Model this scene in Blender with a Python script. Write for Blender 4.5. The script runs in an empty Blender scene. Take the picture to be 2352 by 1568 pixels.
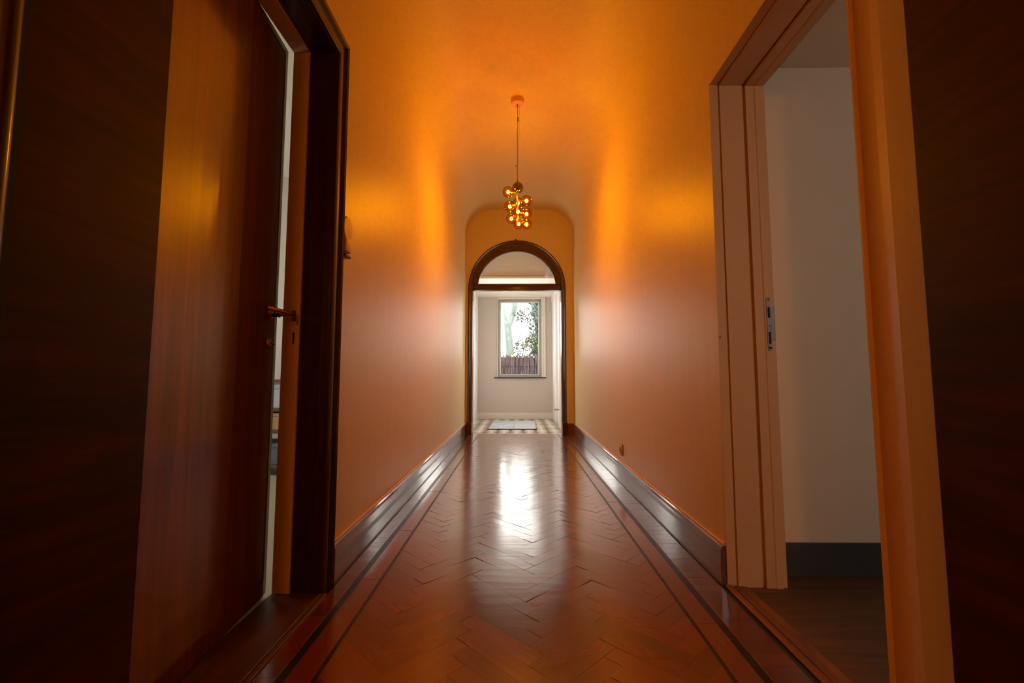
import bpy, bmesh, math, random
from mathutils import Vector, Matrix
random.seed(7)
S = bpy.context.scene
C = S.collection
PI = math.pi

# ---------------------------------------------------------------- camera
F_PX, H = 1020.0, 0.85
cd = bpy.data.cameras.new('camera'); cam = bpy.data.objects.new('camera', cd); C.objects.link(cam)
cd.sensor_width = 36.0; cd.lens = F_PX/2352*36; cd.clip_start = 0.02; cd.clip_end = 200
PITCH, YAW = math.atan(82/F_PX), math.atan(11/F_PX)
cam.location = (0, 0, H); cam.rotation_euler = (PI/2+PITCH, 0, YAW)
S.camera = cam
# ---------------------------------------------------------------- daylight and exposure
W = bpy.data.worlds.new('overcast_sky'); S.world = W; W.use_nodes = True
bg = W.node_tree.nodes['Background']; bg.inputs[0].default_value = (1.0, 0.945, 0.875, 1); bg.inputs[1].default_value = 6.5
S.view_settings.view_transform = 'Standard'; S.view_settings.look = 'None'
S.view_settings.exposure = 0.0; S.view_settings.gamma = 1.0; S.view_settings.use_curve_mapping = False
LAMP_COL = (1.0, 0.50, 0.004); LAMP_STRENGTH = 660.0

# ---------------------------------------------------------------- helpers
def tag(o, label=None, cat=None, group=None, kind=None):
    if label: o['label'] = label
    if cat: o['category'] = cat
    if group: o['group'] = group
    if kind: o['kind'] = kind
    return o
def empty(name, loc=(0,0,0)):
    o = bpy.data.objects.new(name, None); C.objects.link(o); o.location = loc; o.empty_display_size = 0.05
    return o
class MB:
    def __init__(s): s.bm = bmesh.new()
    def quad(s, *p):
        return s.bm.faces.new([s.bm.verts.new(q) for q in p])
    def poly(s, pts, faces):
        v = [s.bm.verts.new(p) for p in pts]
        for f in faces:
            try: s.bm.faces.new([v[i] for i in f])
            except ValueError: pass
        return v
    def box(s, x0, x1, y0, y1, z0, z1, bev=0.0, M=None, seg=2):
        t = bmesh.new()
        bmesh.ops.create_cube(t, size=1)
        for v in t.verts:
            v.co = Vector(((x0+x1)/2+v.co.x*(x1-x0), (y0+y1)/2+v.co.y*(y1-y0), (z0+z1)/2+v.co.z*(z1-z0)))
        if bev: bmesh.ops.bevel(t, geom=list(t.edges), offset=bev, segments=seg, profile=0.5, affect='EDGES')
        s.add(t, M); return s
    def add(s, t, M=None):
        if M is not None: bmesh.ops.transform(t, matrix=M, verts=t.verts)
        me = bpy.data.meshes.new('t'); t.to_mesh(me); t.free(); s.bm.from_mesh(me); bpy.data.meshes.remove(me)
    def sphere(s, c, r, seg=24, sc=(1,1,1)):
        t = bmesh.new(); bmesh.ops.create_uvsphere(t, u_segments=seg, v_segments=seg//2, radius=r)
        s.add(t, Matrix.Translation(c) @ Matrix.Diagonal((*sc, 1))); return s
    def cyl(s, a, b, r, r2=None, seg=16, caps=True):
        a, b = Vector(a), Vector(b); d = b-a
        t = bmesh.new(); bmesh.ops.create_cone(t, cap_ends=caps, segments=seg, radius1=r, radius2=r if r2 is None else r2, depth=d.length)
        s.add(t, Matrix.Translation((a+b)/2) @ d.to_track_quat('Z', 'Y').to_matrix().to_4x4()); return s
    def lathe(s, prof, loc, seg=32, M=None):
        t = bmesh.new(); rings = []
        for r, z in prof:
            rings.append([t.verts.new((max(r,1e-5)*math.cos(2*PI*k/seg), max(r,1e-5)*math.sin(2*PI*k/seg), z)) for k in range(seg)])
        for a, b in zip(rings, rings[1:]):
            for k in range(seg): t.faces.new((a[k], a[(k+1)%seg], b[(k+1)%seg], b[k]))
        t.faces.new(rings[0][::-1]); t.faces.new(rings[-1])
        s.add(t, Matrix.Translation(loc) @ (M or Matrix())); return s
    def tube(s, pts, r, seg=10):
        pts = [Vector(p) for p in pts]; rr = r if isinstance(r, (list, tuple)) else [r]*len(pts); rings = []
        up = Vector((0.13, 0.21, 1)).normalized()
        for i, p in enumerate(pts):
            d = (pts[min(i+1, len(pts)-1)]-pts[max(i-1, 0)]).normalized()
            a = d.cross(up)
            if a.length < 0.05: a = d.cross(Vector((1, 0, 0)))
            a.normalize(); b = d.cross(a)
            rings.append([s.bm.verts.new(p+rr[i]*(math.cos(2*PI*k/seg)*a+math.sin(2*PI*k/seg)*b)) for k in range(seg)])
        for a, b in zip(rings, rings[1:]):
            for k in range(seg): s.bm.faces.new((a[k], a[(k+1)%seg], b[(k+1)%seg], b[k]))
        s.bm.faces.new(rings[0][::-1]); s.bm.faces.new(rings[-1]); return s
    def loft(s, loops, closed=True, caps=True):
        vs = [[s.bm.verts.new(p) for p in L] for L in loops]; n = len(vs[0])
        for a, b in zip(vs, vs[1:]):
            for k in range(n if closed else n-1):
                s.bm.faces.new((a[k], a[(k+1)%n], b[(k+1)%n], b[k]))
        if caps and closed: s.bm.faces.new(vs[0][::-1]); s.bm.faces.new(vs[-1])
        return s
    def build(s, name, m, parent=None, smooth=False, angle=0.6):
        bmesh.ops.recalc_face_normals(s.bm, faces=s.bm.faces)
        me = bpy.data.meshes.new(name); s.bm.to_mesh(me); s.bm.free()
        o = bpy.data.objects.new(name, me); C.objects.link(o)
        for mm in (m if isinstance(m, (list, tuple)) else [m]): me.materials.append(mm)
        if parent: o.parent = parent; o.matrix_parent_inverse = Matrix.Translation(parent.location).inverted() if parent.type == 'EMPTY' else Matrix()
        if smooth:
            for p in me.polygons: p.use_smooth = True
            me.set_sharp_from_angle(angle=angle)
        return o
def B(x0, x1, y0, y1, z0, z1, bev=0.0):
    m = MB(); m.box(x0, x1, y0, y1, z0, z1, bev); return m

# ---------------------------------------------------------------- materials
def mat(name, col=(.8,.8,.8), rough=.5, metal=0, spec=.5, coat=0, coatr=.1):
    m = bpy.data.materials.new(name); m.use_nodes = True; b = m.node_tree.nodes['Principled BSDF']
    b.inputs['Base Color'].default_value = (*col, 1); b.inputs['Roughness'].default_value = rough
    b.inputs['Metallic'].default_value = metal; b.inputs['Specular IOR Level'].default_value = spec
    b.inputs['Coat Weight'].default_value = coat; b.inputs['Coat Roughness'].default_value = coatr
    return m
def nodes(m): return m.node_tree.nodes, m.node_tree.links, m.node_tree.nodes['Principled BSDF']
def coords(m, scale=(1,1,1), rot=(0,0,0)):
    N, L, b = nodes(m)
    tc = N.new('ShaderNodeTexCoord'); mp = N.new('ShaderNodeMapping'); mp.inputs['Scale'].default_value = scale; mp.inputs['Rotation'].default_value = rot
    L.new(tc.outputs['Object'], mp.inputs['Vector']); return mp.outputs['Vector']
def noise(m, vec, scale, detail=4, rough=.55, dist=0):
    N, L, b = nodes(m); n = N.new('ShaderNodeTexNoise'); n.inputs['Scale'].default_value = scale; n.inputs['Detail'].default_value = detail
    n.inputs['Roughness'].default_value = rough; n.inputs['Distortion'].default_value = dist; L.new(vec, n.inputs['Vector']); return n.outputs['Fac']
def ramp(m, fac, stops):
    N, L, b = nodes(m); r = N.new('ShaderNodeValToRGB'); e = r.color_ramp.elements
    while len(e) < len(stops): e.new(0.5)
    for k, (p, c) in zip(e, stops): k.position = p; k.color = (*c, 1)
    L.new(fac, r.inputs['Fac']); return r.outputs['Color']
def bump(m, fac, strength, dist, prev=None):
    N, L, b = nodes(m); n = N.new('ShaderNodeBump'); n.inputs['Strength'].default_value = strength; n.inputs['Distance'].default_value = dist
    L.new(fac, n.inputs['Height'])
    if prev: L.new(prev, n.inputs['Normal'])
    L.new(n.outputs['Normal'], b.inputs['Normal']); return n.outputs['Normal']
def wood(name, dark, light, grain=(1,1,14), rough=.3, scale=3, coat=0.0, coatr=.08, dist=1.2, bmp=.15, spec=.5):
    # grain: scale per axis; the small one runs along the grain
    m = mat(name, dark, rough, coat=coat, coatr=coatr, spec=spec); N, L, b = nodes(m)
    v = coords(m, grain); f = noise(m, v, scale, 7, .62, dist)
    c = ramp(m, f, [(.30, dark), (.52, tuple((a+b_)/2 for a, b_ in zip(dark, light))), (.72, light)])
    L.new(c, b.inputs['Base Color'])
    v2 = coords(m, tuple(g*7 for g in grain)); f2 = noise(m, v2, scale*2, 3)
    bump(m, f2, bmp, .0008)
    return m
def paint(name, col, rough=.5, streak=0.0, bstr=.1, bdist=.001, spec=.5):
    m = mat(name, col, rough, spec=spec); N, L, b = nodes(m)
    if streak:
        v = coords(m, (14, 14, .55)); f = noise(m, v, 3, 5, .6)
        L.new(ramp(m, f, [(.3, tuple(c*(1-streak) for c in col)), (.7, col)]), b.inputs['Base Color'])
        bump(m, f, bstr, bdist)
    else:
        v = coords(m, (1,1,1)); f = noise(m, v, 30, 4); bump(m, f, bstr, bdist)
    return m
def thin_glass(name, tint=(1,1,1), f0=0.05, rough=0.0, fmax=.5, edge=None):
    m = bpy.data.materials.new(name); m.use_nodes = True; N = m.node_tree.nodes; L = m.node_tree.links; N.clear()
    o = N.new('ShaderNodeOutputMaterial'); mx = N.new('ShaderNodeMixShader'); t = N.new('ShaderNodeBsdfTransparent'); g = N.new('ShaderNodeBsdfGlossy'); lw = N.new('ShaderNodeLayerWeight')
    mr = N.new('ShaderNodeMapRange'); mr.inputs['To Min'].default_value = f0; mr.inputs['To Max'].default_value = fmax
    lw.inputs['Blend'].default_value = .3; pw = N.new('ShaderNodeMath'); pw.operation = 'POWER'; pw.inputs[1].default_value = 2.0
    t.inputs[0].default_value = (*tint, 1); g.inputs['Roughness'].default_value = rough
    if edge:
        cm = N.new('ShaderNodeMix'); cm.data_type = 'RGBA'; cm.inputs[6].default_value = (*tint, 1); cm.inputs[7].default_value = (*edge, 1)
        L.new(lw.outputs['Facing'], cm.inputs[0]); L.new(cm.outputs[2], t.inputs[0])
    L.new(lw.outputs['Facing'], pw.inputs[0]); L.new(pw.outputs[0], mr.inputs['Value']); L.new(mr.outputs['Result'], mx.inputs[0])
    L.new(t.outputs[0], mx.inputs[1]); L.new(g.outputs[0], mx.inputs[2]); L.new(mx.outputs[0], o.inputs[0]); return m

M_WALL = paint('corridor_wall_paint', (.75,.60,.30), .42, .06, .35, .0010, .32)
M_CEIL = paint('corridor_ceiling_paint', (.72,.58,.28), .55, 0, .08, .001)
M_VEST = paint('vestibule_paint', (.56,.51,.46), .5, 0, .05)
M_VESTC = paint('vestibule_ceiling_paint', (.72,.67,.60), .6, 0, .05)
M_BULK = paint('bulkhead_paint', (.92,.85,.76), .6, 0, .05)
M_ROOM = paint('side_room_paint', (.84,.70,.56), .6, 0, .05)
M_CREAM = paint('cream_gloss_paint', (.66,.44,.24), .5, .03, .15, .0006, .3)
M_WHITE = paint('white_gloss_paint', (.82,.81,.80), .3, 0, .03)
M_GREYF = mat('grey_window_frame', (.42,.42,.43), .35)
M_DARKB = mat('dark_grey_skirting', (.055,.055,.065), .5)
M_MAHO = wood('mahogany_vertical', (.012,.0022,.001), (.050,.010,.004), (14,14,.6), .32, 3, coat=.3)
M_MAHOH = wood('mahogany_vertical_head', (.012,.0022,.001), (.050,.010,.004), (14,.6,14), .32, 3, coat=.3)
M_ARCH = wood('arch_mahogany', (.022,.004,.002), (.075,.015,.005), (9,9,.6), .3, 3, coat=.3)
M_DOOR = wood('red_brown_door_veneer', (.080,.011,.002), (.27,.046,.007), (16,9,.45), .34, 2.4, coat=1.0, coatr=.14, dist=.6, bmp=.25)
M_STILE = wood('red_brown_door_stile', (.065,.009,.002), (.17,.027,.005), (18,14,.4), .55, 2.6, coat=.0, dist=.6, spec=.25)
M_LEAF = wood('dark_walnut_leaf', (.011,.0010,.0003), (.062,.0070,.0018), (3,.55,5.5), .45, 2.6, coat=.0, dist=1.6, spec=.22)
M_SKIRT = wood('dark_wood_skirting', (.07,.013,.006), (.16,.036,.015), (12,.6,12), .38, 3, coat=.9, coatr=.05, bmp=.04)
M_THRES = wood('oak_threshold', (.06,.017,.005), (.14,.045,.014), (10,.5,10), .4, 3)
M_THRES2 = wood('light_oak_threshold', (.16,.06,.022), (.36,.15,.06), (10,.5,10), .4, 3)
M_BRASS = mat('old_brass', (.42,.22,.09), .3, 1)
M_STEEL = mat('brushed_steel', (.26,.24,.23), .5, 1)
M_BLACK = mat('black_gap', (.008,.007,.006), .7)
M_CABLE = mat('lamp_cable', (.20,.10,.04), .5)
M_CANOPY = mat('copper_tone_canopy', (.75,.42,.30), .45, .2)
M_ROD = mat('gold_rod', (.90,.60,.18), .2, 1)
M_GLASS = thin_glass('window_glass', (.96,.98,.97), .04)
M_AMBER = thin_glass('amber_globe_glass', (1.0,.66,.28), .010, .10, .22, (.62,.26,.05))
M_SMOKE = thin_glass('smoked_globe_glass', (.30,.17,.08), .12, .05)
def emit(name, col, st):
    m = bpy.data.materials.new(name); m.use_nodes = True; b = m.node_tree.nodes['Principled BSDF']
    b.inputs['Base Color'].default_value = (.1,.1,.1,1); b.inputs['Emission Color'].default_value = (*col, 1); b.inputs['Emission Strength'].default_value = st
    return m
M_BULB = emit('warm_bulb', LAMP_COL, LAMP_STRENGTH)

# parquet: tone attribute per board
def parquet_mat(name, dark, light, axis=None):
    m = mat(name, dark, .2, spec=.55, coat=1.0, coatr=.17); N, L, b = nodes(m)
    at_ = N.new('ShaderNodeAttribute'); at_.attribute_name = 'tone'
    uv = N.new('ShaderNodeUVMap'); mp = N.new('ShaderNodeMapping'); mp.inputs['Scale'].default_value = (1.2, 22, 1)
    L.new(uv.outputs[0], mp.inputs[0]); g = noise(m, mp.outputs[0], 3, 6, .6, .8)
    mi = N.new('ShaderNodeMath'); mi.operation = 'MULTIPLY_ADD'; mi.inputs[1].default_value = .45; L.new(g, mi.inputs[0])
    m2 = N.new('ShaderNodeMath'); m2.operation = 'MULTIPLY'; m2.inputs[1].default_value = .55; L.new(at_.outputs['Fac'], m2.inputs[0]); L.new(m2.outputs[0], mi.inputs[2])
    L.new(ramp(m, mi.outputs[0], [(.1, dark), (.85, light)]), b.inputs['Base Color'])
    v = coords(m, (1,1,1)); f = noise(m, v, 9, 3); r = N.new('ShaderNodeMapRange'); r.inputs['To Min'].default_value = .12; r.inputs['To Max'].default_value = .22
    L.new(f, r.inputs['Value']); L.new(r.outputs[0], b.inputs['Roughness'])
    f3 = noise(m, coords(m, (1.6,11,1)), 2.2, 2, .4); n1 = bump(m, f3, .30, .0016)
    L.new(n1, b.inputs['Coat Normal']); bump(m, g, .05, .0003, n1)
    return m
M_PARQ = parquet_mat('parquet_oak', (.095,.014,.003), (.26,.046,.009))
M_PARQB = parquet_mat('parquet_border', (.085,.012,.003), (.20,.034,.008))
M_INLAY = mat('dark_inlay', (.012,.007,.006), .3)

# ---------------------------------------------------------------- dimensions
XL, XR = -.775, .86           # corridor wall faces
YB, YE = -2.2, 6.70           # behind the camera, arch wall
ZC, ZV, = 3.44, 3.02          # ceiling, start of the cove
LD0, LD1, LZ = .90, 1.81, 2.255    # left doorway
RD0, RD1, RZ = 1.088, 1.90, 2.155  # right doorway
XLo, XRo = -.960, 1.10        # outer faces of side walls
YW = 9.15                     # vestibule far wall

# ---------------------------------------------------------------- structure: walls and ceiling
m = MB()
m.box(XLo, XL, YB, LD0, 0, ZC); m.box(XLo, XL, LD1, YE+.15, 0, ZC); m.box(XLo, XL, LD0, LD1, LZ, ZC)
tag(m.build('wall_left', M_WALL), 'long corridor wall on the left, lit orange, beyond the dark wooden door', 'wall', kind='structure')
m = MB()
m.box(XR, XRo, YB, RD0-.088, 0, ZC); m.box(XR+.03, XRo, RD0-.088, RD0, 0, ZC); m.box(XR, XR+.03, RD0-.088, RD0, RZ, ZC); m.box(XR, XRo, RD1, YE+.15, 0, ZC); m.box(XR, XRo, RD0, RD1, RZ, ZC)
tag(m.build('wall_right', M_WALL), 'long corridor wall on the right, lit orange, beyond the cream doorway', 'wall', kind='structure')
tag(B(XLo, XRo, YB-.1, YB, 0, ZC).build('wall_back', M_WALL), 'corridor wall behind the double doors', 'wall', kind='structure')
# vaulted ceiling: flat middle, quarter-round coves to both walls
R_ = ZC-ZV; pr = []
for k in range(13):
    a = PI-PI/2*k/12; pr.append((XL+R_+R_*math.cos(a), ZV+R_*math.sin(a)))
for k in range(13):
    a = PI/2-PI/2*k/12; pr.append((XR-R_+R_*math.cos(a), ZV+R_*math.sin(a)))
loop = pr+[(XR+.02, ZV), (XR+.02, ZC+.12), (XL-.02, ZC+.12), (XL-.02, ZV)]
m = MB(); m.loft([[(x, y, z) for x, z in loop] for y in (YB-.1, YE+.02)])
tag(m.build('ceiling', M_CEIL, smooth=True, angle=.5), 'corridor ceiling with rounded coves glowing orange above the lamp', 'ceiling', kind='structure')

# arch wall
AR, AZ = .690, 2.205; CX = .002
def arch_wall(y0, y1):
    m = MB(); n = 32; half = [(CX+AR*math.cos(PI-PI*k/n), AZ+AR*math.sin(PI-PI*k/n)) for k in range(n+1)]
    for y in (y0, y1):
        m.quad((XLo, y, 0), (CX-AR, y, 0), (CX-AR, y, AZ), (XLo, y, AZ)); m.quad((XRo, y, 0), (CX+AR, y, 0), (CX+AR, y, AZ), (XRo, y, AZ))
        m.quad((XLo, y, AZ), (CX-AR, y, AZ), (CX-AR, y, 3.6), (XLo, y, 3.6)); m.quad((XRo, y, AZ), (CX+AR, y, AZ), (CX+AR, y, 3.6), (XRo, y, 3.6))
        for a, b in zip(half, half[1:]): m.quad((a[0], y, a[1]), (b[0], y, b[1]), (b[0], y, 3.6), (a[0], y, 3.6))
    path = [(CX-AR, 0)]+half+[(CX+AR, 0)]
    for a, b in zip(path, path[1:]): m.quad((a[0], y0, a[1]), (b[0], y0, b[1]), (b[0], y1, b[1]), (a[0], y1, a[1]))
    bmesh.ops.remove_doubles(m.bm, verts=m.bm.verts, dist=1e-5)
    return m
tag(arch_wall(YE, YE+.15).build('wall_end', M_WALL), 'end wall of the corridor around the arched opening', 'wall', kind='structure')

def arch_path(s, n=40, z0=0.0, r=AR):
    return [(CX-(r+s), z0)]+[(CX+(r+s)*math.cos(PI-PI*k/n), AZ+(r+s)*math.sin(PI-PI*k/n)) for k in range(n+1)]+[(CX+(r+s), z0)]
def sweep_arch(prof, r=AR, z0=0.0):
    m = MB(); paths = [(arch_path(s, r=r, z0=z0), y) for s, y in prof]
    m.loft([[(p[i][0], y, p[i][1]) for p, y in paths] for i in range(len(paths[0][0]))]); return m
arch = empty('trim_1', (CX, YE, 0)); tag(arch, 'dark mahogany arched door surround with a semicircular fanlight at the corridor end', 'door surround', kind='structure')
sweep_arch([(-.016, YE-.012), (-.016, YE+.16), (.0, YE+.16), (.0, YE-.0), (.052, YE-.0), (.052, YE-.022), (.044, YE-.034), (.030, YE-.036), (.022, YE-.022), (.006, YE-.020), (0, YE-.012)]).build('casing', M_ARCH, arch, smooth=True)
# fanlight sash: ring plus transom bar
m = MB(); n = 40; ZT0, ZT1 = 2.176, 2.280
ring = []
r0, r1 = .604, AR-.012
a0 = math.asin((ZT1-AZ)/r1)
for k in range(n+1):
    a = PI-a0-(PI-2*a0)*k/n
    pts = []
    ai = math.asin(min(1, (ZT1-.013-AZ+.013)/r0)); a2 = PI-ai-(PI-2*ai)*k/n
    o_ = (CX+r1*math.cos(a), AZ+r1*math.sin(a)); i_ = (CX+r0*math.cos(a2), AZ-.013+r0*math.sin(a2)+.0)
    im = (CX+(r0+.014)*math.cos(a2), AZ-.013+(r0+.014)*math.sin(a2))
    ring.append([(o_[0], YE+.03, o_[1]), (im[0], YE+.03, im[1]), (i_[0], YE+.042, i_[1]), (i_[0], YE+.085, i_[1]), (o_[0], YE+.085, o_[1])])
m.loft(ring); m.build('fanlight_frame', M_ARCH, arch, smooth=True)
m = MB(); m.box(CX-AR+.014, CX+AR-.014, YE+.02, YE+.10, ZT0, ZT1, .006); m.box(CX-AR+.014, CX+AR-.014, YE+.008, YE+.03, ZT0+.03, ZT0+.065, .008)
m.build('transom_bar', M_ARCH, arch, smooth=True)
m = MB(); r = r0+.008; vs = [(CX+r*math.cos(PI*k/40), YE+.062, max(ZT1-.004, AZ-.013+r*math.sin(PI*k/40))) for k in range(41)]
m.poly(vs, [list(range(41))]); m.build('fanlight_glass', M_GLASS, arch)
m = MB(); m.sphere((CX-.016, YE-.03, AZ+AR+.058), .013, 12); m.build('top_bead', M_ARCH, arch, smooth=True)
for sx, x0, x1 in ((-1, XL, CX-AR-.052), (1, CX+AR+.052, XR)): pass
for sx in (-1, 1):
    x0, x1 = sorted((CX+sx*(AR-.016), CX+sx*(AR+.062)))
    B(x0, x1, YE-.046, YE+.0, 0, .18, .004).build('plinth_block', M_ARCH, arch)
for nm, x0, x1, side in (('baseboard_end_left', XL, CX-AR-.062, 'left'), ('baseboard_end_right', CX+AR+.062, XR, 'right')):
    tag(B(x0, x1, YE-.022, YE, 0, .165, .003).build(nm, M_SKIRT), 'short dark skirting piece beside the %s foot of the arch' % side, 'skirting board', kind='structure')

# ---------------------------------------------------------------- corridor skirting
def skirting(name, x, sx, y0, y1, label):
    e = empty(name, (x, y0, 0)); tag(e, label, 'skirting board', kind='structure')
    m = MB(); P = [(0,.0), (.022,.0), (.022,.140), (.017,.152), (.012,.158), (0,.158)]
    m.loft([[(x+sx*p[0], y, p[1]) for p in P] for y in (y0, y1)]); m.build('board', M_SKIRT, e)
    m = MB(); P = [(0,.1585), (.013,.1585), (.013,.166), (.008,.170), (0,.170)]
    m.loft([[(x+sx*p[0], y, p[1]) for p in P] for y in (y0, y1)]); m.build('cap_bead', M_CREAM, e)
    return e
skirting('baseboard_left', XL, 1, 1.895, YE-.022, 'long glossy dark wooden skirting board along the left corridor wall')
skirting('baseboard_right', XR, -1, RD1+.0, YE-.022, 'long glossy dark wooden skirting board along the right corridor wall')

# ---------------------------------------------------------------- floor
fl = empty('floor', (0, 0, 0)); tag(fl, 'glossy red-brown herringbone parquet floor with dark inlaid lines down the corridor', 'floor', kind='structure')
B(XLo, XRo, YB, YE+.10, -.06, -.0015).build('subfloor', M_INLAY, fl)
IL, IR = -.566, .606       # herringbone field edges (thin lines)
Lb, n_ = .33, 5; Wb = Lb/n_
def clip(poly, x0, x1, y0, y1):
    def cl(P, f, t):
        out = []
        for i in range(len(P)):
            a, b = P[i], P[(i+1) % len(P)]; fa, fb = f(a), f(b)
            if fa >= 0: out.append(a)
            if (fa >= 0) != (fb >= 0):
                q = fa/(fa-fb); out.append(tuple(a[j]+q*(b[j]-a[j]) for j in range(4)))
        return out
    for f in (lambda p: p[0]-x0, lambda p: x1-p[0], lambda p: p[1]-y0, lambda p: y1-p[1]):
        poly = cl(poly, f, 0)
        if len(poly) < 3: return []
    return poly
def boards(name, polys, matr, tilt=.0035):
    bm = bmesh.new(); uvl = bm.loops.layers.uv.new('UVMap'); tone = bm.faces.layers.float.new('tone')
    for P in polys:
        cx = sum(p[0] for p in P)/len(P); cy = sum(p[1] for p in P)/len(P)
        tx, ty = random.gauss(0, tilt), random.gauss(0, tilt); h = random.uniform(-.0002, .0002); t = random.random(); uo = random.random()*9
        top, low = [], []
        for p in P:
            z = h+tx*(p[0]-cx)+ty*(p[1]-cy)
            dx, dy = p[0]-cx, p[1]-cy; L_ = math.hypot(dx, dy) or 1
            low.append(bm.verts.new((p[0]-dx/L_*.0002, p[1]-dy/L_*.0002, z-.0006)))
            top.append(bm.verts.new((p[0]-dx/L_*.0011, p[1]-dy/L_*.0011, z)))
        fs = []
        try:
            f = bm.faces.new(top); fs.append(f)
            for i, l in enumerate(f.loops): l[uvl].uv = (P[i][2]+uo, P[i][3]+uo*1.7)
            for i in range(len(P)):
                j = (i+1) % len(P); fs.append(bm.faces.new((low[i], low[j], top[j], top[i])))
        except ValueError: pass
        for f in fs: f[tone] = t
    bmesh.ops.recalc_face_normals(bm, faces=bm.faces)
    for f in bm.faces:
        if f.normal.z < -.5: f.normal_flip()
    me = bpy.data.meshes.new(name); bm.to_mesh(me); bm.free(); o = bpy.data.objects.new(name, me); C.objects.link(o); me.materials.append(matr); o.parent = fl
    return o
polys = []; c45 = math.sqrt(.5)
def rot(u, v): return ((u-v)*c45+.08, (u+v)*c45+1.62)
for k in range(-8, 9):
    for i in range(-130, 200):
        a, b = i+k*n_, i-k*n_
        for (u0, v0, u1, v1, hor) in ((a, b, a+n_, b+1, 1), (a+n_, b+1-n_, a+n_+1, b+1, 0)):
            Q = []
            for (u, v) in ((u0, v0), (u1, v0), (u1, v1), (u0, v1)):
                x, y = rot(u*Wb, v*Wb); uu, vv = (u-u0, v-v0) if hor else (v-v0, u-u0)
                Q.append((x, y, uu*Wb, vv*Wb))
            Q = clip(Q, IL, IR, -.3, YE+.10)
            if Q: polys.append(Q)
boards('herringbone_field', polys, M_PARQ, .004)
TH, TK = .013, .027
def strip_long(x0, x1):
    out = []; y = -.3
    while y < YE+.10:
        y2 = min(y+random.uniform(.6, .9), YE+.10); out.append([(x0, y, 0, 0), (x1, y, 0, x1-x0), (x1, y2, y2-y, x1-x0), (x0, y2, y2-y, 0)]); y = y2
    return out
def strip_cross(x0, x1, yend=YE+.10, w=.065):
    out = []; y = -.3
    while y < yend: out.append([(x0, y, 0, 0), (x1, y, x1-x0, 0), (x1, y+w, x1-x0, w), (x0, y+w, 0, w)]); y += w
    return out
XTL, XTR = -.668, .705     # thick line centres
boards('inner_border', strip_long(XTL+TK/2, IL-TH)+strip_long(IR+TH, XTR-TK/2), M_PARQ, .001)
boards('outer_border', strip_cross(XL+.030, XTL-TK/2)+strip_cross(XTR+TK/2, XR-.030), M_PARQB, .003)
m = MB()
for x0, x1 in ((IL-TH, IL), (IR, IR+TH), (XTL-TK/2, XTL+TK/2), (XTR-TK/2, XTR+TK/2)): m.box(x0, x1, -.3, YE+.10, -.0015, -.0003)
m.build('dark_inlay', M_INLAY, fl)

# ---------------------------------------------------------------- left doorway (dark surround, cream frame, leaf ajar)
def u_sweep(m, prof, u0, u1, top, fmap, z0=0):
    rings = []
    for i in range(4):
        rings.append([])
        for s, h in prof:
            p = [(u0-s, z0), (u0-s, top+s), (u1+s, top+s), (u1+s, z0)][i]; rings[-1].append(fmap(p[0], p[1], h))
    m.loft(rings)
e = empty('trim_2', (XL, LD1, 0)); tag(e, 'dark mahogany moulded door surround on the left, stepped profile lit along its edges', 'door surround', kind='structure')
m = MB(); u_sweep(m, [(-.004,-.02), (-.004,.010), (.006,.016), (.020,.018), (.026,.010), (.034,.008), (.050,.010), (.058,.022), (.068,.026), (.078,.022), (.084,.012), (.084,-.004)], LD0, LD1, LZ, lambda u, w, h: (XL+h, u, w))
m.build('casing', M_MAHO, e, smooth=True, angle=.5)
m = MB(); P = [(0,-.115), (0,.0), (-.012,.0), (-.012,-.028), (-.004,-.034), (-.004,-.115)]
u_sweep(m, P, LD0, LD1, LZ, lambda u, w, h: (XL+h, u, w)); m.build('dark_lining', M_MAHO, e)
e = empty('trim_3', (-.925, LD1, 0)); tag(e, 'cream painted inner door frame with keyhole plate, seen at the gap of the left door', 'door frame', kind='structure')
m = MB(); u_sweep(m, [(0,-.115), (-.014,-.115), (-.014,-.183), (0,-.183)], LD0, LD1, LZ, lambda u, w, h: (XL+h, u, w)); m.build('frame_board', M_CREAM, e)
m = MB(); m.box(-.938, -.905, LD1-.0165, LD1-.0142, .93, 1.12, .0006); m.build('strike_plate', M_CREAM, e)
m = MB(); m.box(-.9135, -.9065, LD1-.0172, LD1-.0160, .985, 1.032, .0); m.cyl((-.910, LD1-.0172, 1.028), (-.910, LD1-.016, 1.028), .0042, seg=12); m.build('keyhole', M_BLACK, e)
m = MB(); m.box(-.96, XL+.01, LD0, LD1, -.001, .008, .003); m.box(XL+.012, XL+.03, LD0, LD1, -.001, .006, .002); tag(m.build('trim_4', M_THRES), 'worn wooden threshold under the left door', 'threshold', kind='structure')

# leaf: plane from hinge (-.905,.90) to free edge (-.975,1.79)
hx, hy = -.905, .905; fx, fy = -.974, 1.790
ang = math.atan2(fx-hx, -(fy-hy)); wl = math.hypot(fx-hx, fy-hy)
T = Matrix.Translation((hx, hy, 0)) @ Matrix.Rotation(math.atan2(fy-hy, fx-hx), 4, 'Z')   # local +X along leaf, +Y = away from corridor
door = empty('door_1', (0, 0, 0)); tag(door, 'red-brown veneered wooden door on the left, slightly ajar, with a lamp highlight', 'door', kind='structure')
ZD0, ZD1 = .014, LZ-.012
m = MB(); m.box(0, wl-.29, .004, .044, ZD0, ZD1, 0, T); m.build('panel', M_DOOR, door)
m = MB(); m.box(wl-.29, wl-.028, .0055, .044, ZD0, ZD1, .0008, T); m.build('lock_stile', M_STILE, door)
m = MB(); m.box(wl-.028, wl, .003, .05, ZD0, ZD1, .004, T); m.box(0, wl-.028, .0035, .012, ZD1-.028, ZD1, .002, T); m.build('edge_lipping', M_MAHO, door)
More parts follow.
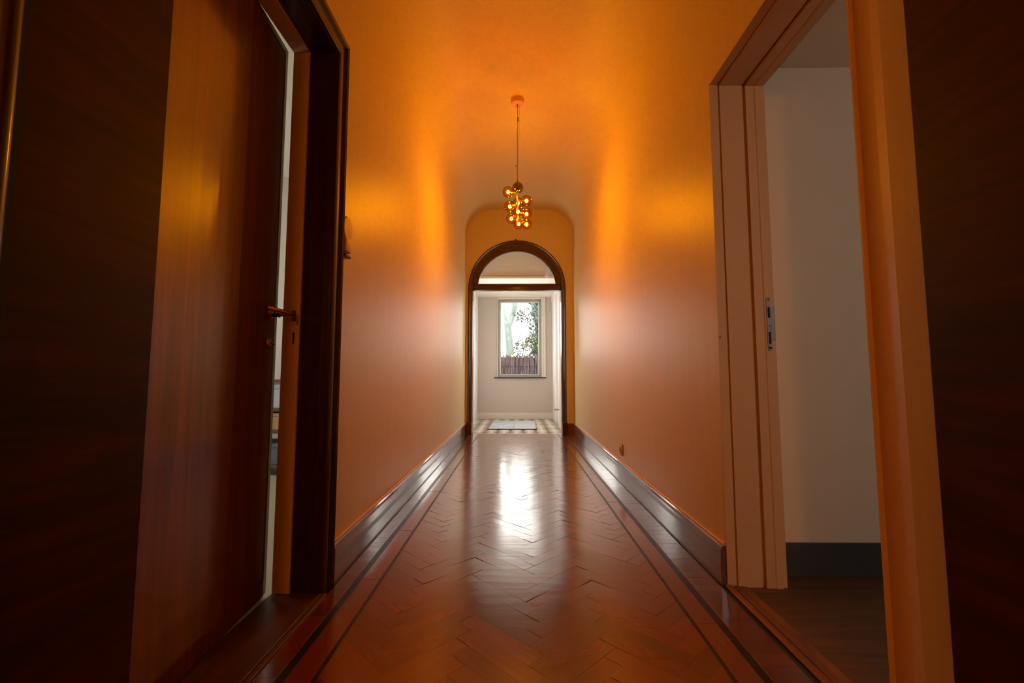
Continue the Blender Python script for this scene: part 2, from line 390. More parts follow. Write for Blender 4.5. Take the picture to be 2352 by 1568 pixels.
m = MB(); m.box(0, wl-.03, -.001, .010, ZD0, .075, .003, T); m.build('kick_rail', M_STILE, door)
# lever handle: rose, neck, lever; local coords (along leaf, out -Y, z)
hz = 1.095; hu = wl-.062
m = MB()
m.lathe([(.021,0), (.022,.002), (.019,.006), (.010,.008), (.0085,.010), (.0085,.034), (.011,.038)], (0,0,0), 20, T @ Matrix.Translation((hu, .0055, hz)) @ Matrix.Rotation(PI/2, 4, 'X'))
hnd = m.build('rose', M_BRASS, door, smooth=True)
m = MB(); rp = T @ Vector((hu, -.002, hz)); pv = Vector((-.888, 1.745, hz+.004)); ge = Vector((-.917, 1.602, hz+.010))
m.cyl(rp, pv, .0085, .0075, 14)
m.tube([pv+(pv-ge).normalized()*.004, pv.lerp(ge,.12), pv.lerp(ge,.3), pv.lerp(ge,.5), pv.lerp(ge,.72), pv.lerp(ge,.9), ge], [.0075,.009,.0075,.008,.0095,.0095,.006], 12)
m.build('lever', M_BRASS, door, smooth=True)
m = MB(); m.box(pv.x-.004, pv.x+.006, pv.y-.006, pv.y+.008, hz-.022, hz+.020, .003); m.build('lever_collar', mat('dark_brass', (.12,.05,.02), .4, 1), door, smooth=True)
m = MB(); m.lathe([(.017,0), (.018,.002), (.014,.006), (.006,.008), (.003,.012)], (0,0,0), 20, T @ Matrix.Translation((hu-.004, .0055, .985)) @ Matrix.Rotation(PI/2, 4, 'X'))
m.cyl(T @ Vector((hu-.004, -.004, .985)), T @ Vector((hu-.004, -.020, .978)), .004, seg=8); m.build('key_escutcheon', M_BRASS, door, smooth=True)
# second handle on the other side of the leaf, seen through the gap
m = MB(); m.cyl(T @ Vector((hu, .044, hz)), T @ Vector((hu, .085, hz)), .009); m.tube([T @ Vector((hu+.01, .085, hz)), T @ Vector((hu-.11, .085, hz))], .008); m.build('inner_lever', M_BRASS, door, smooth=True)
m = MB(); m.cyl(T @ Vector((wl-.001, .022, hz)), T @ Vector((wl+.010, .022, hz)), .0045, seg=10); m.box(wl-.001, wl+.001, .012, .032, hz-.10, hz+.05, 0, T); m.build('latch', M_STEEL, door)

# ---------------------------------------------------------------- right doorway (cream frame)
e = empty('trim_5', (XR, RD1, 0)); tag(e, 'cream painted door frame of the open doorway on the right, glowing orange', 'door frame', kind='structure')
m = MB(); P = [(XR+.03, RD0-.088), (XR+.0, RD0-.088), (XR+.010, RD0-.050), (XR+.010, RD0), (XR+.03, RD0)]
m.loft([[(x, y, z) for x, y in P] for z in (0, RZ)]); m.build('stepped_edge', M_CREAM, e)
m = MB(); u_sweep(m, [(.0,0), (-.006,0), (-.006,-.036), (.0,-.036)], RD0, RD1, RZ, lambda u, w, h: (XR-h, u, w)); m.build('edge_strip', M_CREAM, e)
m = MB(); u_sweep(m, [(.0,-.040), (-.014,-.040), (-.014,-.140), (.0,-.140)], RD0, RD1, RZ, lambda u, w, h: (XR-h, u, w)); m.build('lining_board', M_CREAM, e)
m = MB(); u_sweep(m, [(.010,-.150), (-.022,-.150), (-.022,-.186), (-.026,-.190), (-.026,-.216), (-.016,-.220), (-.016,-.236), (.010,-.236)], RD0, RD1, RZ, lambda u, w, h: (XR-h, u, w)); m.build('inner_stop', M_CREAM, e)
# lock strike on the inner stop
yy = RD1-.0265
m = MB(); m.box(1.055, 1.073, yy-.003, yy+.001, .968, 1.180, .0012); 
m.cyl((1.064, yy-.003, 1.180), (1.064, yy+.001, 1.180), .009, seg=20); m.cyl((1.064, yy-.003, .968), (1.064, yy+.001, .968), .009, seg=20)
m.box(1.073, 1.089, yy-.0025, yy+.001, 1.005, 1.145, .001)
sp = m.build('strike_plate', M_STEEL, e)
m = MB()
for z0, z1 in ((1.100, 1.145), (.990, 1.040)): m.box(1.059, 1.069, yy-.0036, yy-.0028, z0, z1)
for z in (1.178, 1.065, .972): m.cyl((1.064, yy-.0038, z), (1.064, yy-.0028, z), .003, seg=10)
o = m.build('strike_holes', M_BLACK, sp)
m = MB(); m.box(XR-.012, XR+.016, RD0, RD1, -.001, .007, .003); m.box(XR+.022, XR+.075, RD0, RD1, -.001, .004, .002); tag(m.build('trim_6', M_THRES2), 'light wooden threshold strip in the right doorway', 'threshold', kind='structure')

# ---------------------------------------------------------------- double door leaves beside the camera
def leaf(name, x0, x1, yend, label, face):
    e = empty(name, ((x0+x1)/2, yend, 0)); tag(e, label, 'door', kind='structure')
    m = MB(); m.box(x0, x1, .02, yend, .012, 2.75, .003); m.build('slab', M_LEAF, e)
    s = 1 if face > 0 else -1; xf = x1 if s > 0 else x0
    m = MB(); y0 = .56
    for a, b in ((y0-.25, y0-.01),): pass
    # rounded vertical bolection moulding and a black strip painted in as shade beside it
    m.tube([(xf+s*.004, y0, .03), (xf+s*.004, y0, 2.7)], .016, 16); m.build('bolection_moulding', M_MAHO, e, smooth=True)
    m = MB(); m.box(min(xf, xf+s*.0012), max(xf, xf+s*.0012), y0+.018, y0+.034, .03, 2.7); m.build('groove_shade', M_BLACK, e)
    return e
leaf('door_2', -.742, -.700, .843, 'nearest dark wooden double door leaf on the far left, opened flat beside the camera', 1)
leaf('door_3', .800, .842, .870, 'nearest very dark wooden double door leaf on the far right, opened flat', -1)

# ---------------------------------------------------------------- right side room
RX1, RY0, RY1, RH = 3.0, -.9, 1.995, 2.30
tag(B(XRo, RX1, RY1, RY1+.1, 0, 2.5).build('wall_side_room_far', M_ROOM), 'pale grey wall of the small room seen through the right doorway', 'wall', kind='structure')
tag(B(RX1, RX1+.1, RY0-.1, RY1+.1, 0, 2.5).build('wall_side_room_right', M_ROOM), 'outer wall of the small right-hand room', 'wall', kind='structure')
WX0, WX1, WZ0, WZ1 = 1.65, 2.25, 1.1, 1.95
m = MB(); m.box(XRo, WX0, RY0-.1, RY0, 0, 2.5); m.box(WX1, RX1, RY0-.1, RY0, 0, 2.5); m.box(WX0, WX1, RY0-.1, RY0, 0, WZ0); m.box(WX0, WX1, RY0-.1, RY0, WZ1, 2.5)
tag(m.build('wall_side_room_near', M_ROOM), 'near wall of the small right-hand room with the added window', 'wall', kind='structure')
tag(B(XRo, RX1, RY0, RY1, RH, RH+.1).build('ceiling_side_room', M_ROOM), 'low pale ceiling of the small room on the right', 'ceiling', kind='structure')
M_LAM = wood('brown_laminate', (.085,.038,.016), (.19,.095,.045), (.6,6,6), .45, 3, dist=1.4)
tag(B(XR+.075, RX1, RY0, RY1, -.06, .0).build('floor_side_room', M_LAM), 'dull brown wood-look floor of the small room on the right', 'floor', kind='structure')
tag(B(XRo, RX1, RY1-.012, RY1, 0, .14, .002).build('baseboard_side_room', M_DARKB), 'dark grey skirting board below the pale wall in the right room', 'skirting board', kind='structure')
def window(name, x0, x1, z0, z1, y, t, label, axis='x', fr=.06, mt=None):
    e = empty(name, (0,0,0)); tag(e, label, 'window', kind='structure')
    def bx(m, a0, a1, b0, b1, c0, c1, bev=.003):
        if axis == 'x': m.box(a0, a1, b0, b1, c0, c1, bev)
        else: m.box(b0, b1, a0, a1, c0, c1, bev)
    m = MB()
    bx(m, x0, x0+fr, y, y+t, z0, z1); bx(m, x1-fr, x1, y, y+t, z0, z1); bx(m, x0+fr, x1-fr, y, y+t, z0, z0+fr); bx(m, x0+fr, x1-fr, y, y+t, z1-fr, z1)
    m.build('window_frame', mt or M_GREYF, e)
    m = MB(); yy = y+t/2
    P = [(x0+fr, z0+fr), (x1-fr, z0+fr), (x1-fr, z1-fr), (x0+fr, z1-fr)]
    m.quad(*[((a, yy, b) if axis == 'x' else (yy, a, b)) for a, b in P]); m.build('pane', M_GLASS, e)
    return e
window('window_2', WX0, WX1, WZ0, WZ1, RY0-.08, .05, 'unseen white framed window added to light the small right-hand room', mt=M_WHITE)  # added out of view to bring grey daylight onto the room's far wall

# ---------------------------------------------------------------- left side room behind the ajar door
LX0, LY0, LY1, LHt = -4.0, -.6, 4.6, 3.0
tag(B(LX0, XLo, LY1, LY1+.1, 0, LHt).build('wall_bedroom_far', M_VEST), 'pale wall glimpsed through the gap of the left door', 'wall', kind='structure')
tag(B(LX0, XLo, LY0-.1, LY0, 0, LHt).build('wall_bedroom_near', M_VEST), 'near wall of the bright left-hand room', 'wall', kind='structure')
tag(B(LX0, XLo-.001, LY0, LY1, LHt, LHt+.1).build('ceiling_bedroom', M_VESTC), 'ceiling of the bright left-hand room', 'ceiling', kind='structure')
tag(B(LX0, XLo-.001, LY0, LY1, -.06, 0).build('floor_bedroom', paint('beige_floor', (.45,.38,.30), .4)), 'beige floor glimpsed through the gap of the left door', 'floor', kind='structure')
m = MB(); a0, a1, b0, b1 = 2.2, 4.0, .9, 2.4
m.box(LX0-.1, LX0, LY0-.1, a0, 0, LHt); m.box(LX0-.1, LX0, a1, LY1+.1, 0, LHt); m.box(LX0-.1, LX0, a0, a1, 0, b0); m.box(LX0-.1, LX0, a0, a1, b1, LHt)
tag(m.build('wall_bedroom_left', M_VEST), 'wall holding the added window of the bright left-hand room', 'wall', kind='structure')
window('window_3', a0, a1, b0, b1, LX0-.08, .05, 'large unseen white window added to light the left-hand room', axis='y', mt=M_WHITE)  # added out of view so the room behind the ajar door is bright
# open shelf with boxes in line with the gap
M_SHELF = wood('brown_shelf_wood', (.10,.06,.035), (.22,.14,.08), (.6,8,8), .5, 3)
shx0, shx1, shy0, shy1 = -2.62, -1.92, 3.90, 4.30
sh = empty('shelf_unit', ((shx0+shx1)/2, (shy0+shy1)/2, 0)); tag(sh, 'low brown wooden shelf unit glimpsed through the gap of the left door', 'shelf')
for x in (shx0, shx1-.02): B(x, x+.02, shy0, shy1, 0, .86, .002).build('side_panel', M_SHELF, sh)
for z in (.06, .36, .55, .80): B(shx0+.02, shx1-.02, shy0, shy1, z, z+.03, .002).build('shelf', M_SHELF, sh)
def sbox(name, z, h, col, label, cat):
    e = empty(name, ((shx0+shx1)/2, (shy0+shy1)/2, z)); tag(e, label, cat, 'storage boxes on the shelf behind the left door')
    mm = mat(name+'_card', col, .6); B(shx0+.06, shx1-.06, shy0+.02, shy1-.04, z, z+h*.8, .006).build('body', mm, e); B(shx0+.055, shx1-.055, shy0+.015, shy1-.035, z+h*.8, z+h, .005).build('lid', mm, e)
sbox('storage_box', .58, .21, (.55,.66,.80), 'light blue storage box on the upper shelf behind the left door', 'box')
sbox('storage_box', .39, .145, (.62,.36,.20), 'tan storage box below the light blue box behind the left door', 'box')
sbox('storage_box', .09, .18, (.16,.20,.27), 'slate blue storage box on the lowest shelf behind the left door', 'box')

# ---------------------------------------------------------------- vestibule beyond the arch
VL, VR, VH = -.81, .765, 3.30
GX0, GX1, GZ0, GZ1 = -.389, .509, .850, 2.460    # window frame outer
VY = YE+.15
m = MB(); m.box(VL-.3, GX0, YW, YW+.2, 0, VH); m.box(GX1, VR+.3, YW, YW+.2, 0, VH); m.box(GX0, GX1, YW, YW+.2, 0, GZ0); m.box(GX0, GX1, YW, YW+.2, GZ1, VH)
tag(m.build('wall_vestibule_far', M_VEST), 'pale beige wall with the bright window beyond the arch', 'wall', kind='structure')
SW = {}
for nm, x0, x1, ya, yb, lab, num in (('wall_vestibule_left', VL-.1, VL, VY+.06, 8.15, 'left', 4), ('wall_vestibule_right', VR, VR+.1, VY+.06, 7.82, 'right', 5)):
    m = MB(); z0, z1 = .82, 2.12
    m.box(x0, x1, VY-.001, ya, 0, VH); m.box(x0, x1, yb, YW, 0, VH); m.box(x0, x1, ya, yb, 0, z0); m.box(x0, x1, ya, yb, z1, VH)
    tag(m.build(nm, M_WHITE), 'white %s side wall of the entrance beyond the arch' % lab, 'wall', kind='structure')
    window('window_%d' % num, ya, yb, z0, z1, (x1-.05 if lab == 'left' else x0), .05, 'bright side window seen as a white strip at the %s edge of the arch' % lab, axis='y', fr=.035, mt=M_WHITE)
tag(B(VL-.1, VR+.1, VY-.001, YW, VH, VH+.1).build('ceiling_vestibule', M_VESTC), 'high pale ceiling of the entrance beyond the arch', 'ceiling', kind='structure')
m = MB(); m.box(VL, VR, 7.42, YW, 2.510, VH); tag(m.build('ceiling_soffit', M_BULK), 'pale dropped bulkhead above the far window, seen through the fanlight', 'bulkhead', kind='structure')
m = MB(); m.box(VL, VR, 7.385, 7.42, 2.510, 2.545, .004); m.box(VL, VR, 7.40, 7.42, 2.575, 2.59, .004); tag(m.build('trim_7', M_BULK), 'thin mouldings along the pale bulkhead behind the fanlight', 'moulding', kind='structure')
m = MB(); m.loft([[(.47,7.36,2.546),(.54,7.36,2.546),(.54,7.42,2.546),(.47,7.42,2.546)], [(.535,7.36,2.86),(.56,7.36,2.86),(.56,7.42,2.86),(.535,7.42,2.86)]]); tag(m.build('trim_8', M_WHITE), 'white vertical batten at the right side of the fanlight view', 'batten', kind='structure')
m = MB(); m.box(VR-.035, VR, 8.35, YW, 0, 2.51, .003); m.box(VR-.02, VR, 7.85, 7.95, 0, 2.51, .004); m.box(VR-.05, VR, VY, YW, 2.40, 2.51, .004)
tag(m.build('trim_9', M_WHITE), 'white door casing on the right side of the entrance', 'casing', kind='structure')
m = MB(); m.box(VL, VL+.02, 8.22, 8.32, 0, 2.51, .004); m.box(VL, VL+.02, 8.85, 8.95, 0, 2.4, .004)
tag(m.build('trim_10', M_WHITE), 'white door casing on the left side of the entrance', 'casing', kind='structure')
m = MB(); m.box(VL, VR-.035, YW-.018, YW, 0, .125, .004); tag(m.build('baseboard_far', M_VESTC), 'pale skirting board under the far window', 'skirting board', kind='structure')
# checkered diagonal floor tiles
mt_ = mat('checker_tiles', (.5,.5,.5), .22); N, L, b = nodes(mt_)
v = coords(mt_, (1,1,1), (0,0,PI/4)); ck = N.new('ShaderNodeTexChecker'); ck.inputs['Scale'].default_value = 1/.14
ck.inputs['Color1'].default_value = (.72,.66,.54,1); ck.inputs['Color2'].default_value = (.10,.085,.07,1)
L.new(v, ck.inputs['Vector']); L.new(ck.outputs['Color'], b.inputs['Base Color'])
tag(B(VL-.1, VR+.1, YE+.10, YW, -.06, .0).build('floor_vestibule', mt_), 'beige and dark diagonal checkered tile floor beyond the arch', 'floor', kind='structure')

# main window
w = empty('window_1', ((GX0+GX1)/2, YW, GZ0)); tag(w, 'tall window in the far wall beyond the arch, looking out to a tree and a brushwood fence', 'window', kind='structure')
m = MB(); fr = .052
y0, y1 = YW+.03, YW+.09
m.box(GX0, GX0+fr, y0, y1, GZ0, GZ1, .004); m.box(GX1-fr, GX1, y0, y1, GZ0, GZ1, .004); m.box(GX0+fr, GX1-fr, y0, y1, GZ0, GZ0+fr, .004); m.box(GX0+fr, GX1-fr, y0, y1, GZ1-fr, GZ1, .004)
m.build('window_frame', M_GREYF, w)
m = MB(); m.quad((GX0+fr, y0+.03, GZ0+fr), (GX1-fr, y0+.03, GZ0+fr), (GX1-fr, y0+.03, GZ1-fr), (GX0+fr, y0+.03, GZ1-fr)); m.build('pane', M_GLASS, w)
m = MB()
a = fr; 
for x0, x1, z0, z1 in ((GX0+a, GX0+a+.010, GZ0+a, GZ1-a), (GX1-a-.010, GX1-a, GZ0+a, GZ1-a), (GX0+a+.01, GX1-a-.01, GZ0+a, GZ0+a+.010), (GX0+a+.01, GX1-a-.01, GZ1-a-.010, GZ1-a)): m.box(x0, x1, y0+.004, y0+.028, z0, z1)
m.build('glazing_bead', M_WHITE, w)
m = MB(); m.box(GX0-.016, GX0, YW-.016, YW+.03, GZ0, GZ1+.045, .003); m.box(GX1, GX1+.045, YW-.016, YW+.02, GZ0, GZ1+.045, .003); m.box(GX1+.045, GX1+.085, YW-.026, YW+.0, GZ0, GZ1+.045, .003); m.box(GX0, GX1, YW-.016, YW+.03, GZ1, GZ1+.045, .003)
m.build('casing', M_VESTC, w)
B(GX0-.075, GX1+.09, YW-.05, YW+.03, GZ0-.018, GZ0, .003).build('window_sill', mat('dark_slate_sill', (.03,.025,.025), .4), w)

# ---------------------------------------------------------------- things in the vestibule
# doormat of two grey halves with a dark edge
mm = mat('mat_blue_grey', (.55,.62,.68), .8); N, L, b = nodes(mm)
L.new(ramp(mm, noise(mm, coords(mm, (2,5,1)), 3, 4), [(.35, (.22,.28,.36)), (.6, (.42,.44,.45))]), b.inputs['Base Color'])
mm2 = mat('mat_pale_grey', (.38,.40,.40), .8)
dm = empty('doormat', (-.05, 7.95, 0)); tag(dm, 'flat doormat in two pale blue-grey halves on the checkered tiles beyond the arch', 'doormat')
m = MB(); P = [(-.46,7.32), (.30,7.32), (.36,8.55), (-.42,8.55)]
def slab(P, z0, z1):
    m = MB(); m.loft([[(x, y, z0) for x, y in P], [(x, y, z1) for x, y in P]]); return m
slab([(-.46,7.30), (-.05,7.30), (-.03,8.60), (-.43,8.60)], 0.001, .018).build('left_half', mm, dm)
slab([(-.046,7.30), (.31,7.30), (.34,8.60), (-.026,8.60)], 0.001, .018).build('right_half', mm2, dm)
slab([(-.475,7.275), (.325,7.275), (.325,7.297), (-.475,7.297)], 0.001, .016).build('front_edge', mat('mat_rubber_edge', (.05,.05,.055), .7), dm)
# small valve low on the right casing
vv = empty('radiator_valve', (VR-.03, 7.93, .27)); tag(vv, 'small grey valve low on the white right side of the entrance', 'valve')
m = MB(); m.cyl((VR-.0, 7.90, .28), (VR-.075, 7.90, .28), .010); m.build('stem', M_STEEL, vv, smooth=True)
m = MB(); m.lathe([(.020,0), (.022,.005), (.022,.035), (.016,.045)], (0,0,0), 16, Matrix.Translation((VR-.06, 7.90, .285)) @ Matrix.Rotation(-PI/2, 4, 'Y')); m.build('knob', M_GREYF, vv, smooth=True)

# ---------------------------------------------------------------- things on the corridor walls
soc = empty('wall_socket', (XR, 3.70, .26)); tag(soc, 'small cream wall socket low on the right corridor wall just above the skirting', 'socket')
B(XR-.010, XR, 3.662, 3.742, .215, .305, .004).build('plate', M_CREAM, soc, smooth=True)
m = MB(); m.cyl((XR-.0102, 3.702, .26), (XR-.016, 3.702, .26), .028, .026, 24); m.build('collar', M_CREAM, soc, smooth=True)
m = MB(); m.cyl((XR-.0163, 3.702, .26), (XR-.0165, 3.702, .26), .021, seg=24); m.build('recess_shade', mat('socket_shadow', (.10,.05,.03), .6), soc)  # dark disc painted in as the shade inside the socket
# door chime on the left wall, mostly hidden by the surround
ch = empty('door_chime', (XL, 1.93, 1.46)); tag(ch, 'small rounded door chime on the left wall, half hidden by the dark door surround', 'door chime')
m = MB(); m.lathe([(.001,0), (.055,0), (.056,.004), (.056,.012), (.050,.018), (.001,.019)], (0,0,0), 28, Matrix.Translation((XL, 1.945, 1.515)) @ Matrix.Rotation(PI/2, 4, 'Y')); m.build('dome', M_CREAM, ch, smooth=True)
m = MB(); m.box(XL, XL+.026, 1.905, 1.975, 1.405, 1.47, .010); m.build('body', M_CREAM, ch, smooth=True)
m = MB(); m.box(XL, XL+.024, 1.915, 1.975, 1.385, 1.397, .003); m.build('lower_lip', mat('chime_brown', (.22,.10,.05), .5), ch)
# tiny wall hook mark omitted; dark nail on the right frame
m = MB(); m.sphere((XR+.006, RD1-.007, 1.02), .0035, 8); m.build('nail', M_BLACK, bpy.data.objects['trim_5'])

# ---------------------------------------------------------------- pendant lamp
PXc, PYc = .008, 3.96
lamp = empty('pendant_lamp', (PXc, PYc, ZC)); tag(lamp, 'glowing cluster pendant lamp of amber glass globes on a thin cable from the ceiling', 'pendant lamp')
m = MB(); m.lathe([(.001,0), (.060,0), (.060,-.046), (.056,-.050), (.001,-.050)], (PXc, PYc, ZC), 40); m.build('ceiling_canopy', M_CANOPY, lamp, smooth=True)
m = MB(); m.cyl((PXc, PYc, ZC-.05), (PXc, PYc, ZC-.075), .006); m.cyl((PXc, PYc, ZC-.05), (PXc, PYc, 2.63), .0022, seg=8); m.build('cable', M_CABLE, lamp, smooth=True)
m = MB(); m.cyl((PXc+.022, PYc, ZC-.05), (PXc+.003, PYc, 2.66), .0008, seg=6); m.cyl((PXc-.010, PYc, 2.80), (PXc-.010, PYc, 2.63), .0008, seg=6); m.cyl((PXc+.005, PYc, ZC-.05), (PXc-.012, PYc, 2.80), .0007, seg=6); m.build('suspension_wire', M_CABLE, lamp)
m = MB(); m.cyl((PXc+.006, PYc, 3.265), (PXc+.006, PYc, 3.225), .0055, seg=10); m.build('cable_clip', M_CABLE, lamp, smooth=True)
m = MB(); m.cyl((PXc-.018, PYc, 2.792), (PXc+.0, PYc, 2.800), .004, seg=8); m.build('cable_clip', M_CABLE, lamp, smooth=True)
m = MB(); m.cyl((PXc, PYc, 2.655), (PXc, PYc, 2.615), .006, seg=12); m.build('cable_socket', M_CABLE, lamp, smooth=True)
m = MB(); m.cyl((PXc, PYc, 2.62), (PXc, PYc, 2.235), .007, seg=14); m.build('stem', M_ROD, lamp, smooth=True)
def at(px, py, Y):
    dx, dz = (px-1176)/F_PX, -(py-784)/F_PX
    cp, sp, cy, sy = math.cos(PITCH), math.sin(PITCH), math.cos(YAW), math.sin(YAW)
    r = Vector((-sy*cp, cy*cp, sp))+dx*Vector((cy, sy, 0))+dz*Vector((sy*sp, -cy*sp, cp))
    return Vector((0, 0, H))+r*(Y/r.y)
globes = [(1167,441,-.05,1), (1189.3,431,.0,0), (1209.4,461,-.03,1), (1171,474,.0,1), (1189.6,486,-.085,1), (1209.4,491.5,.0,1), (1174.6,502,.045,1), (1191.3,514,-.055,1), (1209.4,515,.065,1), (1190,466,.088,1)]
for px, py, dy, lit in globes:
    p = at(px, py, PYc+dy); r = .0505
    m = MB(); m.sphere(p, r, 32); g = m.build('globe', M_AMBER if lit else M_SMOKE, lamp, smooth=True, angle=3)
    c0 = Vector((PXc, PYc, p.z+(.02 if lit else 0))); d = (p-c0)
    if lit:
        dn = d.normalized(); m = MB(); m.cyl(c0, p-dn*.030, .003, seg=8); m.cyl(p-dn*.052, p-dn*.024, .010, .007, 12); m.build('arm', M_ROD, g, smooth=True)
        m = MB(); m.sphere(p, .0135, 16, (1,1,1.2)); m.build('bulb', M_BULB, g, smooth=True, angle=3)

# ---------------------------------------------------------------- garden
M_GROUND = mat('garden_ground', (.10,.11,.06), .9); N, L, b = nodes(M_GROUND)
L.new(ramp(M_GROUND, noise(M_GROUND, coords(M_GROUND), 2, 5), [(.3, (.05,.06,.03)), (.7, (.14,.15,.08))]), b.inputs['Base Color'])
tag(B(-14, 14, YW+.2, 40, -.15, -.05).build('ground', M_GROUND), 'garden ground outside the far window', 'ground', kind='structure')
M_BRUSH = mat('brushwood', (.10,.08,.08), .9); N, L, b = nodes(M_BRUSH)
L.new(ramp(M_BRUSH, noise(M_BRUSH, coords(M_BRUSH, (60,60,2)), 2, 4), [(.38, (.012,.008,.010)), (.62, (.17,.135,.145))]), b.inputs['Base Color'])
fe = empty('brushwood_fence', (0, 12.5, 0)); tag(fe, 'brown brushwood fence outside the far window at its foot', 'fence')
m = MB()
for k in range(1300):
    x = -2.2+4.4*random.random(); y = 12.5+random.uniform(-.03, .03); h = 1.44+random.gauss(0, .035); l = random.gauss(0, .03)
    m.cyl((x, y, -.05), (x+l, y+random.gauss(0,.01), h), random.uniform(.0035,.008), seg=5)
tag(m.build('twigs', M_BRUSH, fe), kind='stuff')
m = MB()
for z in (.35, 1.15): m.cyl((-2.2, 12.46, z), (2.2, 12.46, z), .006, seg=6)
m.build('wire', M_BLACK, fe)
B(-2.2, 2.2, 12.53, 12.56, -.05, 1.40).build('gap_shade_sheet', mat('fence_dark_gaps', (.03,.024,.026), .9), fe)  # dark sheet added behind the twigs, standing in for shade between them
M_BARK = mat('grey_green_bark', (.30,.36,.34), .9); N, L, b = nodes(M_BARK)
L.new(ramp(M_BARK, noise(M_BARK, coords(M_BARK, (5,5,1.2)), 3, 5), [(.3, (.13,.17,.16)), (.7, (.23,.28,.26))]), b.inputs['Base Color'])
tr = empty('forked_tree', (-.25, 15, 0)); tag(tr, 'pale grey-green forked tree trunk seen on the left of the far window', 'tree')
Y = 15.0
def P(px, py, dy=0): return at(px, py, Y+dy)
m = MB()
m.tube([at(1176, 900, Y)*1 + Vector((0,0,-1.2)), P(1175,860), P(1172,820), P(1169,780), P(1167,758), P(1166,744)], [.16,.155,.14,.125,.12,.13], 14)
m.tube([P(1166,750), P(1162,742), P(1157,725,.3), P(1153,700,.5), P(1149,670,.7), P(1143,630,1)], [.11,.085,.06,.05,.045,.035], 12)
m.tube([P(1166,752), P(1172,740), P(1178,722), P(1182,704,-.2), P(1184,680,-.3), P(1189,640,-.4)], [.11,.095,.10,.09,.085,.06], 12)
m.build('trunk', M_BARK, tr, smooth=True)
m = MB()
for q in ([P(1163,744), P(1164,720), P(1168,700), P(1169,670)], [P(1163,745), P(1159,722), P(1158,690), P(1154,660)], [P(1183,706), P(1195,703), P(1203,697), P(1210,690)], [P(1180,715), P(1190,712), P(1200,716), P(1208,724)], [P(1176,800), P(1184,796), P(1192,780), P(1198,776)], [P(1182,702), P(1176,700), P(1170,693)]):
    m.tube(q, [.022,.015,.011,.007][:len(q)], 6)
m.build('branches', M_BARK, tr, smooth=True)
def leaves(m, pts_fn, n, size):
    for _ in range(n):
        c = pts_fn(); s = size*random.uniform(.6, 1.3)
        a = Vector((random.gauss(0,1), random.gauss(0,1), random.gauss(0,1))).normalized(); b_ = a.cross(Vector((random.gauss(0,1), random.gauss(0,1), random.gauss(0,1)))).normalized(); n_v = a.cross(b_)
        p = [c-a*s, c-b_*s*.45+n_v*s*.12, c+a*s, c+b_*s*.45+n_v*s*.12]
        v = [m.bm.verts.new(q) for q in p]; m.bm.faces.new((v[0], v[1], v[2])); m.bm.faces.new((v[0], v[2], v[3]))
def leafmat(name, c1, c2):
    mm = mat(name, c1, .6); N, L, b = nodes(mm); L.new(ramp(mm, noise(mm, coords(mm), 6, 2), [(.35, c1), (.65, c2)]), b.inputs['Base Color']); return mm
M_LF1 = leafmat('blue_green_needles', (.035,.07,.065), (.09,.15,.135)); M_LF2 = leafmat('dark_leaves', (.015,.025,.02), (.05,.065,.05)); M_LF3 = leafmat('yellow_green_leaves', (.05,.07,.018), (.10,.12,.04))
# conifer at the right edge of the window
co = empty('conifer', (1.0, 16, 0)); tag(co, 'tall blue-green conifer at the right edge of the far window', 'tree')
def cline(t): return at(1240-8*math.sin(t*3), 690+t*170, 16)
m = MB(); m.tube([at(1246, 900, 16)+Vector((0,0,-1.2)), at(1243, 860, 16), at(1238, 760, 16), at(1222, 690, 16), at(1212, 640, 16)], [.14,.11,.09,.07,.05], 10); m.build('trunk', M_BARK, co, smooth=True)
m = MB()
def f():
    t = random.random(); c = at(1236+6*math.sin(t*PI)-22*max(0, .35-t), 675+t*165, 16); return c+Vector((random.gauss(0,.12), random.gauss(0,.35), random.gauss(0,.1)))
leaves(m, f, 2600, .075); m.build('needles', M_LF1, co)
sh2 = empty('leafy_shrub', (.55, 14, 0)); tag(sh2, 'leafy shrub with dark and yellow-green leaves at the right of the far window', 'shrub')
m = MB()
blobs = [(1214,782,.13,60), (1203,798,.10,45), (1226,803,.13,70), (1233,790,.12,50)]
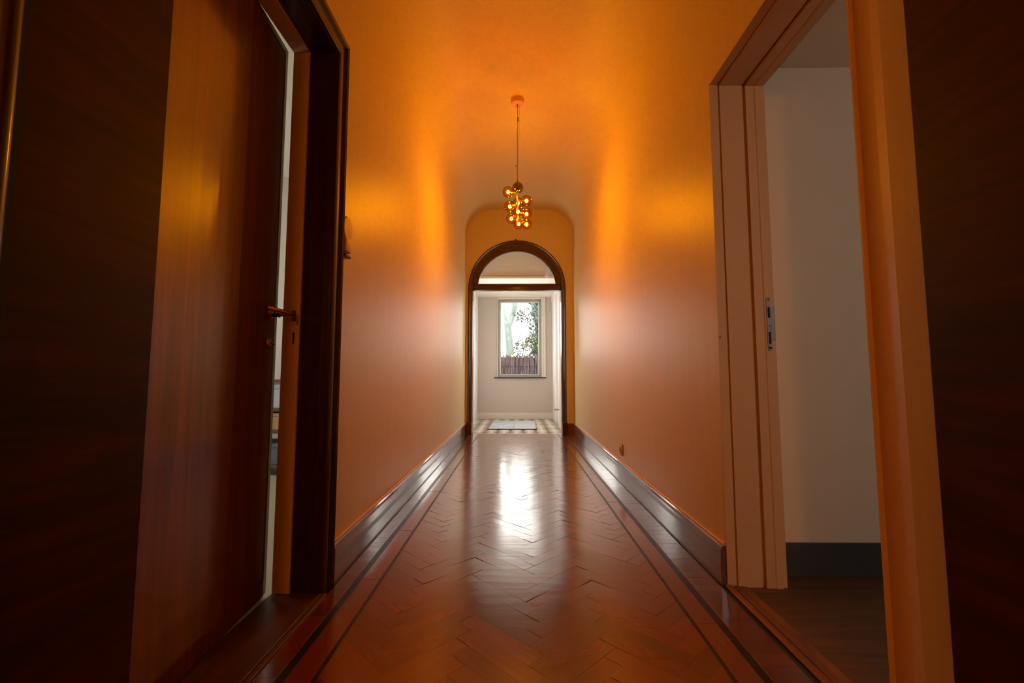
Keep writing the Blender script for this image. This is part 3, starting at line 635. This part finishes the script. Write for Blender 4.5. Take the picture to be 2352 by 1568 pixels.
def mk(bl):
    tot = sum(b[3] for b in bl)
    def f():
        r = random.uniform(0, tot)
        for b in bl:
            r -= b[3]
            if r <= 0: break
        return at(b[0], b[1], 14)+Vector((random.gauss(0,b[2]*.75), random.gauss(0,.2), random.gauss(0,b[2]*.6)))
    return f
leaves(m, mk(blobs), 380, .05); m.build('yellow_green_foliage', M_LF3, sh2)
m = MB()
bl = [(1201,718,.12,26), (1193,727,.10,14), (1190,733,.05,8), (1208,735,.12,24), (1219,750,.12,26), (1222,765,.10,22), (1225,720,.12,40), (1231,735,.10,30), (1188,790,.06,14), (1184,800,.05,10), (1196,788,.1,10), (1196,815,.14,16), (1205,822,.14,16), (1215,815,.14,14), (1188,825,.06,10), (1225,778,.12,34), (1230,808,.12,30), (1186,808,.08,8)]
leaves(m, mk(bl), 900, .042); m.build('dark_foliage', M_LF2, sh2)
m = MB()
for q in ([at(1196,900,14)+Vector((0,0,-1.0)), at(1198,830,14), at(1204,800,14), at(1213,780,14), at(1222,750,14), at(1216,730,14), at(1200,716,14)], [at(1204,800,14), at(1190,800,14), at(1186,790,14), at(1194,774,14)], [at(1222,750,14), at(1232,730,14), at(1226,700,14)]):
    m.tube(q, [.020]+[.012]*(len(q)-2)+[.006], 6)
m.build('stems', M_BARK, sh2)

# ---------------------------------------------------------------- second lamp of the hall, behind the camera between the double doors
l2 = empty('hall_lamp', (-.2, -1.4, ZC)); tag(l2, 'warm globe lamp hanging in the hall behind the open double doors', 'lamp')
m = MB(); m.lathe([(.001,0), (.055,0), (.055,-.03), (.001,-.035)], (-.2,-1.4,ZC), 24); m.build('ceiling_canopy', M_CANOPY, l2, smooth=True)
m = MB(); m.cyl((-.2,-1.4,ZC-.03), (-.2,-1.4,1.95), .003, seg=8); m.build('cable', M_CABLE, l2)
m = MB(); m.lathe([(.02,.14), (.06,.125), (.13,.07), (.155,.0), (.152,.0), (.125,.068), (.058,.120), (.02,.135)], (-.2,-1.4,1.84), 32); m.build('lamp_shade', M_BLACK, l2, smooth=True)  # shade added out of view to keep this light off the ceiling
m = MB(); m.sphere((-.2,-1.4,1.815), .065, 24); m.build('globe', emit('hall_lamp_glow', (1.0,.30,.02), 250.0), l2, smooth=True, angle=3)
